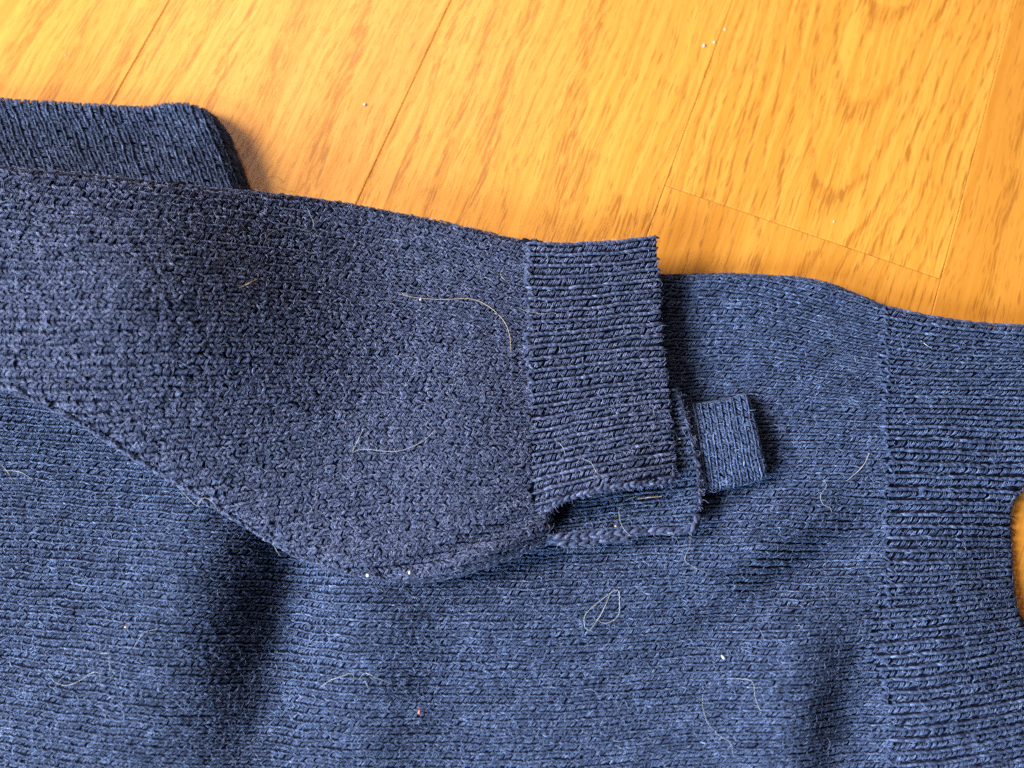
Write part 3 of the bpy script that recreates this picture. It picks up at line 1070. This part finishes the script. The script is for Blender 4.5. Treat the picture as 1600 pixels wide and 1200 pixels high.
strand('stray_hair', [[(924, 986), (914, 980), (914, 962), (930, 945), (963, 922), (968, 940), (965, 963), (946, 974), (928, 966)], [(921, 986), (940, 958), (954, 926)]], CB, M_HAIR, 0.07, 'looped pale hair on the body below the split cuff', 'hair', HG)
strand('stray_hair', [[(1322, 752), (1342, 735), (1352, 722), (1358, 708)]], CB, M_HAIR, 0.085, 'pale slanting hair just left of the hem seam', 'hair', HG)
strand('stray_hair', [[(1287, 748), (1291, 760), (1282, 774), (1286, 788), (1296, 793), (1300, 801)]], CB, M_HAIR, 0.055, 'zigzag pale hair right of and below the tab', 'hair', HG)
strand('stray_hair', [[(1439, 532), (1446, 538), (1456, 544)]], CB, M_WHITE, 0.09, 'short white hair on the upper hem ribs', 'hair', HG)
strand('stray_hair', [[(500, 1075), (514, 1064), (530, 1058), (550, 1052), (553, 1064)], [(560, 1062), (571, 1052), (590, 1060), (612, 1068)], [(570, 1064), (576, 1076)]], CB, M_HAIR, 0.06, 'M shaped pale hair low on the body right of the dark fold', 'hair', HG)
strand('stray_hair', [[(76, 1054), (86, 1066), (104, 1071), (124, 1064), (140, 1053), (154, 1052), (158, 1072)]], CB, M_HAIR, 0.055, 'long curving pale hair low at the left of the body', 'hair', HG)
strand('stray_hair', [[(208, 1014), (216, 1000), (226, 988), (246, 983)]], CB, M_HAIR, 0.055, 'short arched pale hair left of the dark fold', 'hair', HG)
strand('stray_hair', [[(156, 998), (157, 1020), (169, 1022), (171, 1040), (178, 1052), (172, 1060)]], CB, M_HAIR, 0.045, 'thin kinked pale hair above the long curving one', 'hair', HG)
strand('stray_hair', [[(0, 724), (12, 738), (20, 752)], [(10, 735), (32, 738), (52, 750)]], CB, M_HAIR, 0.055, 'pale hair at the far left just under the sleeve', 'hair', HG)
strand('stray_hair', [[(998, 774), (974, 784), (967, 800), (972, 822), (985, 838)]], CL, M_HAIR, 0.05, 'pale curved hair crossing the under flap of the cuff', 'hair', HG, 0.9)
strand('straw_splinter', [[(996, 780), (1015, 777), (1034, 776)]], CL, M_STRAW, 0.11, 'pale straw splinter in the opening of the split cuff', 'splinter', None, 1.0)
strand('stray_hair', [[(1078, 834), (1078, 852), (1070, 874), (1082, 885), (1104, 895)]], CB, M_HAIR, 0.045, 'thin pale hair on the body under the cuff corner', 'hair', HG, 0.8)
strand('stray_hair', [[(1138, 1060), (1160, 1061), (1176, 1066), (1180, 1090), (1189, 1114)]], CB, M_HAIR, 0.05, 'bent pale hair near the white lint low on the right', 'hair', HG)
strand('stray_hair', [[(1098, 1085), (1098, 1105), (1106, 1130), (1122, 1148), (1140, 1160), (1146, 1180)]], CB, M_HAIR, 0.045, 'long thin pale hair low on the body, below the bent one', 'hair', HG)
strand('stray_hair', [[(867, 688), (878, 697), (884, 712)], [(898, 714), (922, 722), (932, 738), (944, 745)]], CC, M_HAIR, 0.045, 'two part pale hair on the lower ribs of the cuff', 'hair', HG)
strand('stray_hair', [[(808, 480), (822, 486), (846, 490), (866, 489), (872, 495)]], CC, M_HAIR, 0.04, 'thin pale hair at the seam between sleeve and cuff', 'hair', HG, 0.9)
speck('lint_speck', 657, 468, CS, M_WHITE, 0.34, 'white knot of lint on the golden hair', 'lint', LG, 1.2, 20, 1, 0.7)
speck('lint_speck', 1130, 1027, CB, M_WHITE, 0.42, 'white lint speck low on the body right of centre', 'lint', LG, 2.0, -50, 2, 0.7)
speck('lint_speck', 640, 895, CS, M_WHITE, 0.42, 'white lint speck at the seam along the sleeve bottom', 'lint', LG, 1.3, 60, 3, 0.6)
speck('lint_speck', 575, 899, CS, M_HAIR, 0.55, 'grey lint ball at the lowest edge of the sleeve', 'lint', LG, 1.2, 0, 4, 0.5)
speck('red_speck', 655, 1113, CB, M_RED, 0.42, 'small red speck at the bottom of the body', 'speck', None, 1.7, 65, 5, 0.7)
speck('lint_speck', 196, 980, CB, M_STRAW, 0.26, 'tiny tan lint speck left of the dark fold', 'lint', LG, 1.6, 0, 6, 0.6)
speck('lint_speck', 1062, 686, CL, M_STRAW, 0.28, 'tan lint speck on the right edge of the under flap', 'lint', LG, 1.2, 0, 7, 0.6)
speck('lint_speck', 962, 822, CL, M_STRAW, 0.26, 'tan lint speck on the bottom edge of the under flap', 'lint', LG, 1.4, 0, 8, 0.6)
speck('floor_crumb', 570, 163, None, M_WHITE, 0.55, 'white crumb on the floor above the sleeve', 'crumb', CG, 1.2, 40, 9)
speck('floor_crumb', 1100, 71, None, M_WHITE, 0.55, 'larger pale crumb at the upper middle of the floor', 'crumb', CG, 1.3, 70, 10)
speck('floor_crumb', 1116, 66, None, M_WHITE, 0.4, 'pale crumb just right of the larger one', 'crumb', CG, 1.2, 10, 11)
speck('floor_crumb', 1133, 46, None, M_WHITE, 0.32, 'small pale crumb above right of the pair', 'crumb', CG, 1.2, 0, 12)
speck('floor_crumb', 103, 86, None, M_WHITE, 0.28, 'tiny white crumb at the upper left of the floor', 'crumb', CG, 1.0, 0, 13)
speck('floor_crumb', 1303, 346, None, M_WHITE, 0.28, 'tiny white crumb above the plank end joint', 'crumb', CG, 1.2, 0, 14)
strand('loose_thread', [[(410, 283), (422, 276), (436, 278), (440, 286), (430, 290), (446, 297), (462, 300)]], None, M_DARKH, 0.05, 'thin dark curled thread on the floor beside the folded cloth', 'thread', None, 0.12)
